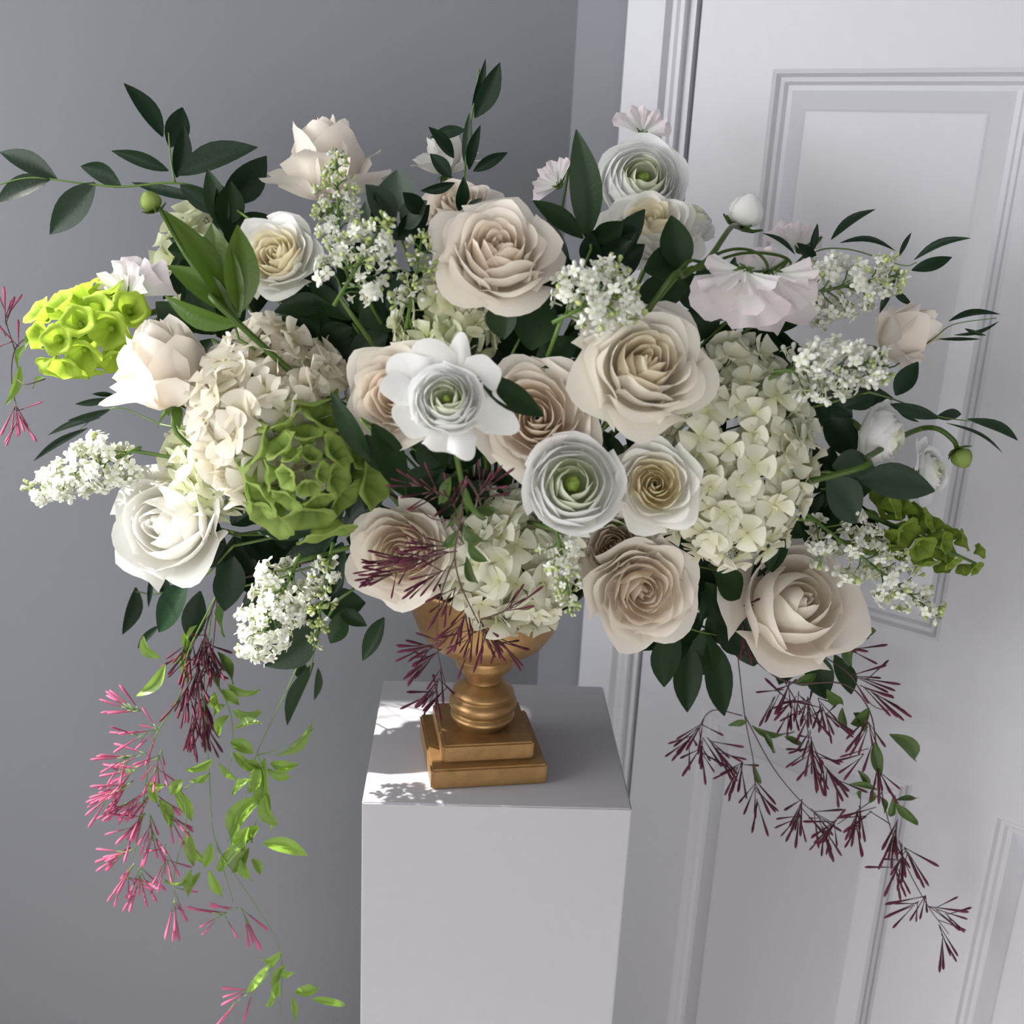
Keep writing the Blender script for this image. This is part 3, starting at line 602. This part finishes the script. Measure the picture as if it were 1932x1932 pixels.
# ------------------------------------------------------------------ foliage
RG_ = 'ruscus branches in the arrangement'
branch('ruscus_branch', 'long dark ruscus branch reaching out at the upper left', 'ruscus', [(480, 420), (400, 365), (330, 345), (230, 352), (150, 345), (60, 335), (-10, 350)],
    [(307, 258, 235, 160, 40), (320, 278, 345, 203, 46), (333, 335, 346, 238, 36), (335, 330, 482, 278, 52), (318, 322, 212, 288, 28), (230, 353, 155, 314, 38, .12), (180, 345, 90, 440, 58),
     (108, 338, -5, 285, 40), (95, 338, -10, 378, 42), (390, 378, 245, 338, 22), (340, 350, 440, 402, 44), (420, 380, 505, 300, 66), (440, 395, 400, 440, 40)], M_rus, .03, None, RG_, seed=1, extra=[[(330, 345), (322, 300), (318, 250)]])
branch('ruscus_branch', 'upright dark ruscus tip standing at the top middle', 'ruscus', [(880, 420), (876, 340), (886, 250), (893, 200), (905, 130)],
    [(896, 222, 942, 120, 40), (891, 200, 916, 113, 15), (878, 245, 812, 258, 24), (856, 298, 812, 240, 28), (851, 335, 812, 291, 28), (877, 310, 880, 215, 22), (885, 320, 906, 237, 22), (893, 323, 958, 291, 24),
     (800, 402, 760, 363, 34), (858, 345, 795, 360, 20), (866, 398, 878, 340, 28), (880, 400, 905, 375, 20)], M_rus, .04, None, RG_, seed=2)
branch('ruscus_branch', 'three tall glossy dark leaves left of the upper right ranunculus', 'ruscus', [(1115, 470), (1112, 400), (1105, 330)],
    [(1108, 450, 1084, 250, 64, .06), (1100, 450, 1008, 376, 42), (1120, 450, 1175, 420, 50)], M_salal, .05, None, RG_, seed=3)
branch('ruscus_branch', 'wispy dark twig with curved leaves at the upper right', 'ruscus', [(1480, 560), (1530, 480), (1600, 470), (1700, 500), (1730, 495)],
    [(1568, 452, 1650, 397, 18, -.1), (1530, 478, 1543, 424, 14), (1585, 458, 1688, 472, 12, -.14), (1695, 485, 1722, 438, 10), (1725, 490, 1830, 450, 15, -.12), (1720, 510, 1797, 483, 26), (1500, 480, 1440, 440, 10, .1), (1540, 500, 1510, 460, 26), (1690, 520, 1660, 590, 16), (1685, 545, 1720, 575, 14)], M_rus, .02, None, RG_, seed=4, r=.0008)
branch('ruscus_branch', 'thin dark twig reaching out beyond the pale rose bud', 'ruscus', [(1690, 690), (1760, 640), (1800, 612), (1880, 600)],
    [(1790, 606, 1888, 590, 15, -.1), (1800, 632, 1885, 605, 8, .1), (1770, 640, 1850, 640, 7), (1820, 620, 1860, 632, 8)], M_rus, .02, None, RG_, seed=5, r=.0007)
branch('ruscus_branch', 'dark ruscus twig trailing out at the right below the rose bud', 'ruscus', [(1640, 740), (1690, 755), (1770, 785), (1830, 795)],
    [(1690, 746, 1728, 682, 42), (1680, 762, 1772, 790, 28), (1765, 787, 1822, 783, 22), (1825, 790, 1925, 838, 20, -.1), (1785, 798, 1892, 860, 7, -.1), (1690, 770, 1735, 800, 9), (1650, 750, 1600, 765, 30)], M_rus, .0, None, RG_, seed=6, r=.0009)
branch('ruscus_branch', 'dark leaves hanging under the sunlit white rose', 'ruscus', [(440, 1030), (380, 1090), (300, 1120), (252, 1115)],
    [(256, 1108, 237, 1202, 34), (355, 1095, 285, 1195, 58), (378, 1115, 358, 1218, 46), (440, 1050, 428, 1155, 62), (285, 1085, 280, 1145, 10), (310, 1090, 315, 1130, 22), (300, 1180, 258, 1225, 14)], M_rus, .04, None, RG_, seed=7)
branch('ruscus_branch', 'thin dark leaves fanning out behind the sunlit lilac spray', 'ruscus', [(300, 800), (230, 770), (190, 780), (150, 810)],
    [(205, 752, 142, 765, 14), (208, 772, 130, 792, 16), (190, 788, 95, 822, 14, .06), (165, 808, 66, 868, 14, .05), (215, 745, 175, 742, 10), (240, 740, 225, 710, 22), (250, 720, 215, 715, 16)], M_rus, .04, None, RG_, seed=8, r=.0008)
branch('ruscus_branch', 'dark trailing leaves below the white lower left lilac', 'ruscus', [(640, 1130), (600, 1200), (585, 1270)],
    [(600, 1180, 500, 1255, 84), (592, 1250, 543, 1368, 28, .08), (600, 1260, 594, 1322, 16), (575, 1250, 560, 1275, 26), (725, 1165, 683, 1245, 40), (640, 1150, 690, 1180, 30), (650, 1150, 620, 1220, 40)], M_salal, .02, None, RG_, seed=9)
branch('ruscus_branch', 'broad dark leaves hanging at the lower right beside the wine jasmine', 'ruscus', [(1250, 1120), (1290, 1180), (1360, 1200)],
    [(1272, 1180, 1253, 1292, 58), (1302, 1215, 1295, 1340, 62), (1338, 1205, 1372, 1352, 62), (1530, 1230, 1560, 1318, 60), (1575, 1235, 1605, 1305, 38), (1500, 1230, 1470, 1290, 50), (1400, 1200, 1420, 1260, 50), (1330, 1100, 1380, 1180, 60), (1350, 1080, 1400, 1130, 60)], M_salal, .03, None, RG_, seed=10)
branch('ruscus_branch', 'green pointed leaf lying across the central blush rose', 'ruscus', [(900, 712), (905, 714)], [(902, 712, 1028, 780, 60)], M_salal, -.045, None, RG_, seed=11)
branch('ruscus_branch', 'dark pointed leaves right of the pale green bells', 'ruscus', [(680, 790), (705, 820)], [(702, 800, 772, 930, 70), (700, 870, 622, 742, 44), (690, 820, 740, 900, 60)], M_salal, -.02, None, RG_, seed=12)
branch('ruscus_branch', 'grey green leaf standing out at the right under the nodding ranunculus', 'ruscus', [(1560, 890), (1620, 900)], [(1620, 905, 1768, 918, 74), (1560, 900, 1612, 985, 80), (1570, 880, 1650, 880, 60)], M_grey, .01, None, RG_, seed=13)
branch('ruscus_branch', 'dark leaves behind the stem of the round white bud', 'ruscus', [(1240, 560), (1270, 500)], [(1290, 510, 1268, 408, 64), (1215, 510, 1300, 480, 70), (1200, 560, 1300, 540, 70), (1310, 545, 1360, 500, 46), (1330, 600, 1390, 560, 50)], M_salal, .03, None, RG_, seed=14)
branch('ruscus_branch', 'green leaves between the top middle rose and the lilac', 'ruscus', [(960, 680), (990, 620)], [(1000, 660, 1030, 555, 90), (950, 640, 950, 560, 60), (1010, 690, 1090, 640, 60), (880, 690, 890, 600, 40)], M_salal, .04, None, RG_, seed=15)
branch('strap_leaf_tuft', 'yellow green strap leaves around the long budded stem at the left', 'leaves', [(450, 640), (440, 600)],
    [(446, 612, 312, 402, 58, .06), (450, 600, 400, 425, 92), (448, 612, 305, 565, 44, -.08), (452, 590, 455, 430, 70), (440, 590, 320, 500, 50)], M_fresh, -.02, None, 'leaf tufts in the arrangement', seed=16)
branch('eucalyptus_sprig', 'round blue green leaves right of the highest rose', 'leaves', [(760, 460), (755, 380)], [(758, 400, 750, 322, 78), (745, 420, 690, 350, 60), (760, 430, 800, 380, 50), (710, 440, 690, 380, 50)], M_grey, .08, None, 'leaf tufts in the arrangement', seed=17)
# dark leafy branches filling the depth of the bouquet
FILL = [('upper left under the ruscus branch', 430, 470), ('between the white rose and the top middle rose', 640, 560), ('under the upright green lilac cone', 665, 610), ('above the loose white ranunculus', 770, 640), ('above the central rose with the dark leaf', 1050, 660), ('around the green budded lilac', 740, 480), ('under the large top middle rose', 960, 600),
        ('behind the top right lilac cluster', 1120, 520), ('behind the nodding sweet peas', 1380, 600), ('behind the creamy lilac', 1540, 740), ('right of the big cream hydrangea', 1570, 920),
        ('under the big cream hydrangea', 1380, 1080), ('behind the lower part of the big cream hydrangea', 1420, 940), ('behind the upper part of the big cream hydrangea', 1400, 760), ('in the gap under the big ivory rose', 1150, 800), ('between the two central blush roses', 880, 680), ('under the loose white ranunculus', 860, 890),
        ('left of the lower blush rose', 640, 1010), ('around the hanging green lilac', 560, 1110), ('below the left hydrangea', 440, 1010), ('left of the left hydrangea', 400, 640), ('above the left hydrangea', 610, 680),
        ('above the urn rim', 900, 1000), ('left of the low pink-tinged rose', 1100, 1040), ('right of the low pink-tinged rose', 1340, 1150)]
rgf = random.Random(77)
for i, (where, x, y) in enumerate(FILL):
    lv = []
    for k in range(13):
        A = rgf.uniform(0, 6.28); r0 = rgf.uniform(0, 60); bx, by = x+r0*math.cos(A), y+r0*math.sin(A)*.8; B_ = A+rgf.uniform(-1, 1); L = rgf.uniform(70, 120)
        lv.append((bx, by, bx+L*math.cos(B_), by+L*math.sin(B_), rgf.uniform(44, 68)))
    branch('leafy_branch', 'dark glossy leafy branch '+where, 'foliage', [(x, y), (x*.8+.2*930, y*.8+.2*1000)], lv, (M_salal, M_rus)[i % 2], .085, None, 'dark filler foliage', seed=30+i)

# ------------------------------------------------------------------ jasmine
jasmine('wine red jasmine vine trailing down at the right over the door', [[(1390, 1215), (1480, 1285), (1590, 1290), (1640, 1340), (1655, 1420), (1665, 1500), (1690, 1590), (1745, 1700), (1790, 1762)],
    [(1390, 1220), (1405, 1350), (1422, 1440), (1425, 1500)], [(1405, 1350), (1460, 1450), (1520, 1520), (1575, 1555)], [(1400, 1350), (1345, 1340), (1320, 1375), (1330, 1425)], [(1480, 1285), (1520, 1360), (1530, 1430), (1560, 1480)],
    [(1665, 1495), (1625, 1525), (1580, 1555)], [(1540, 1230), (1600, 1270), (1645, 1330), (1690, 1342)], [(1680, 1555), (1640, 1530)]],
    [(1318, 1372, -.6, -.8, 9, .8), (1325, 1400, -.1, -1, 8, .5), (1345, 1405, .6, -.8, 8, .5), (1395, 1445, -.6, -.8, 8, .6), (1425, 1485, .1, -1, 9, .5), (1512, 1515, -.2, -1, 10, .55), (1540, 1540, .5, -.8, 8, .5), (1580, 1545, -.7, -.7, 8, .6), (1620, 1525, -.2, -1, 6, .5),
     (1480, 1300, -.7, -.6, 9, .8), (1500, 1320, -.4, -.9, 9, .8), (1525, 1330, .1, -1, 12, .8), (1550, 1330, .4, -.9, 10, .8), (1530, 1385, .0, -1, 10, .8), (1530, 1420, .2, -1, 10, .8), (1560, 1450, .6, -.7, 8, .6), (1610, 1275, 1, -.25, 6, .35), (1635, 1300, .9, -.5, 7, .35), (1640, 1350, -.1, -1, 7, .5),
     (1655, 1430, .1, -1, 7, .5), (1640, 1410, -.6, -.8, 4, .4), (1690, 1560, -.3, -1, 9, .5), (1700, 1590, .6, -.8, 8, .5), (1700, 1620, -.5, -.9, 8, .5), (1740, 1695, -.8, -.6, 7, .5), (1765, 1715, .9, -.4, 6, .5), (1770, 1740, .2, -1, 5, .5), (1640, 1535, -.7, -.7, 5, .4),
     (1415, 1140, .6, .1, 5, .7), (1400, 1170, .3, -.9, 8, .6), (1580, 1220, .8, -.2, 6, .5)],
    [(1678, 1385, 1745, 1445, 30), (1640, 1335, 1600, 1370, 22), (1590, 1335, 1575, 1385, 20), (1610, 1345, 1635, 1380, 26), (1410, 1360, 1375, 1368, 14), (1418, 1368, 1500, 1402, 18), (1440, 1380, 1462, 1420, 16), (1480, 1390, 1520, 1400, 16), (1650, 1400, 1662, 1465, 24), (1655, 1490, 1605, 1485, 12),
     (1640, 1485, 1620, 1455, 14), (1645, 1490, 1640, 1515, 14), (1625, 1490, 1618, 1512, 12), (1668, 1535, 1660, 1500, 14), (1678, 1540, 1684, 1505, 16), (1690, 1515, 1732, 1560, 22), (1690, 1510, 1735, 1500, 12), (1595, 1190, 1652, 1190, 26), (1590, 1200, 1622, 1262, 26), (1570, 1185, 1600, 1230, 24), (1420, 1440, 1440, 1480, 12), (1500, 1290, 1540, 1270, 20), (1560, 1300, 1590, 1330, 24)],
    M_wine, M_jasd, .0, None, 1)
jasmine('pink budded jasmine vine hanging in sunlight at the lower left', [[(410, 1120), (355, 1230), (340, 1310), (290, 1395), (275, 1480), (265, 1560), (250, 1620)], [(400, 1150), (385, 1300), (395, 1460), (405, 1580), (450, 1660), (490, 1720), (530, 1800), (528, 1935)],
    [(560, 1260), (535, 1315), (485, 1420), (470, 1480), (430, 1590)], [(380, 1250), (430, 1330), (440, 1400), (430, 1460)], [(485, 1420), (500, 1480), (480, 1560), (440, 1630)], [(395, 1460), (340, 1490), (310, 1480)], [(275, 1480), (340, 1490), (350, 1560), (330, 1640), (330, 1690)], [(530, 1800), (490, 1860), (460, 1880)], [(410, 1600), (440, 1700)], [(485, 1425), (540, 1410), (590, 1375)]],
    [(258, 1340, -.8, .15, 6, .5), (285, 1380, -.9, -.2, 8, .6), (262, 1425, -.95, -.15, 8, .5), (250, 1455, -.9, -.45, 10, .45), (240, 1480, -.9, -.5, 9, .4), (262, 1500, -.8, -.6, 9, .5), (265, 1545, -.6, -.8, 10, .55), (285, 1550, .1, -1, 9, .5), (310, 1520, .4, -.9, 7, .5), (245, 1605, -.9, -.3, 8, .55), (245, 1640, -.6, -.8, 9, .6), (265, 1645, .1, -1, 8, .45),
     (312, 1600, .0, -1, 6, .6), (330, 1690, .0, -1, 8, .7), (445, 1715, -.8, -.3, 7, .7), (460, 1725, .4, -1, 5, .6), (465, 1875, -.7, -.5, 5, .6), (300, 1430, -.3, -1, 9, .7), (225, 1490, -.9, -.5, 7, .4), (290, 1490, -.5, -.8, 9, .6)],
    [(271, 1200, 292, 1248, 30), (312, 1252, 260, 1310, 28), (345, 1228, 352, 1300, 22), (430, 1290, 482, 1312, 26), (405, 1305, 400, 1348, 22), (440, 1338, 492, 1352, 38), (432, 1350, 408, 1392, 26), (440, 1378, 492, 1365, 24), (435, 1398, 478, 1420, 32), (440, 1420, 482, 1448, 28), (415, 1438, 442, 1492, 26), (395, 1460, 356, 1478, 20), (402, 1432, 352, 1468, 26), (330, 1488, 362, 1548, 28), (310, 1482, 272, 1490, 24), (300, 1508, 322, 1562, 28),
     (355, 1568, 366, 1642, 26), (366, 1600, 392, 1636, 22), (360, 1640, 308, 1697, 28), (378, 1645, 354, 1692, 22), (396, 1640, 410, 1697, 28), (500, 1430, 498, 1545, 42, .05), (500, 1500, 408, 1602, 46, .1), (482, 1570, 413, 1642, 42), (496, 1590, 578, 1612, 36), (475, 1620, 492, 1652, 22), (520, 1425, 592, 1372, 24, .15), (510, 1440, 562, 1440, 28), (530, 1795, 478, 1822, 22), (510, 1820, 468, 1872, 22), (540, 1820, 530, 1882, 28), (555, 1872, 602, 1864, 26), (590, 1885, 650, 1893, 22), (550, 1880, 560, 1932, 20), (500, 1500, 520, 1560, 36), (470, 1560, 440, 1620, 36), (372, 1180, 330, 1230, 24), (420, 1300, 452, 1330, 24), (425, 1330, 396, 1352, 22), (460, 1440, 500, 1452, 26), (470, 1470, 440, 1500, 26), (505, 1450, 545, 1470, 26), (488, 1440, 470, 1500, 30), (495, 1530, 530, 1560, 24), (490, 1560, 460, 1590, 34), (470, 1600, 430, 1650, 34), (455, 1620, 470, 1665, 24), (400, 1590, 380, 1640, 24), (345, 1470, 320, 1500, 26), (290, 1470, 300, 1520, 24), (528, 1830, 560, 1850, 22), (528, 1850, 500, 1900, 24)],
    M_pink, M_jasl, .0, None, 2, lw=.82, smat=M_stem)
jasmine('tight dark jasmine bundle hanging between the left vine and the lilac', [[(420, 1100), (390, 1180), (372, 1280), (368, 1360)], [(400, 1150), (360, 1230), (352, 1320)], [(410, 1130), (400, 1240), (385, 1330)]],
    [(385, 1195, 0, -1, 12, .5), (360, 1220, -.2, -1, 12, .5), (400, 1220, .1, -1, 10, .4), (375, 1260, 0, -1, 12, .5), (355, 1290, -.1, -1, 10, .4), (380, 1310, .1, -1, 12, .35), (365, 1345, 0, -1, 10, .3), (385, 1360, .1, -1, 6, .3)],
    [(430, 1130, 400, 1200, 24), (410, 1230, 440, 1290, 26), (350, 1200, 340, 1260, 20), (420, 1260, 405, 1310, 20)], M_wine, M_jasd, .01, None, 3)
jasmine('wine jasmine vine hanging in front of the urn and the blush rose', [[(880, 900), (868, 980), (858, 1050), (872, 1110), (905, 1180), (930, 1240)], [(862, 1040), (790, 1050), (720, 1070)], [(858, 1050), (830, 1130), (825, 1220), (840, 1290)], [(905, 1170), (960, 1150), (990, 1130)], [(868, 980), (820, 980), (790, 960)]],
    [(840, 1030, -1, .0, 7, .35), (830, 1045, -1, -.2, 8, .35), (790, 1055, -1, -.25, 8, .4), (760, 1075, -.9, -.4, 8, .45), (740, 1060, -.9, -.5, 7, .5), (830, 1080, -.9, -.5, 8, .4), (850, 1120, -.6, -.8, 8, .5), (880, 1150, -.3, -1, 9, .5), (910, 1180, .3, -1, 10, .5), (930, 1195, .7, -.7, 8, .5), (960, 1150, .8, .3, 5, .5),
     (825, 1215, -.9, -.2, 8, .4), (820, 1235, -.8, -.6, 9, .4), (830, 1270, -.3, -1, 8, .5), (835, 1300, -.8, -.3, 6, .5), (890, 1200, -.2, -1, 7, .5), (900, 940, .5, .6, 6, .8), (820, 930, -.8, .4, 7, .7), (860, 960, -.2, .6, 7, .8)],
    [(880, 920, 905, 985, 26), (870, 950, 840, 1000, 24), (875, 990, 915, 1030, 26), (865, 1000, 830, 1040, 22), (885, 1020, 920, 1060, 22), (880, 1050, 900, 1100, 20), (895, 960, 940, 965, 22), (850, 900, 830, 950, 26)],
    M_wine, M_jasd, -.055, None, 4)
jasmine('dry jasmine tip with a yellow leaf at the far left edge', [[(110, 640), (60, 635), (28, 660), (22, 720), (36, 790)], [(28, 660), (12, 610), (8, 575)], [(85, 715), (50, 725), (30, 715)]],
    [(30, 775, .0, -1, 9, .5), (10, 600, -.1, 1, 6, .6), (30, 650, -.6, .5, 4, .6)], [(38, 690, 20, 765, 18), (85, 712, 50, 728, 12), (50, 650, 25, 700, 14), (70, 630, 45, 655, 14)], M_pink, M_jasl, .02, None, 5)
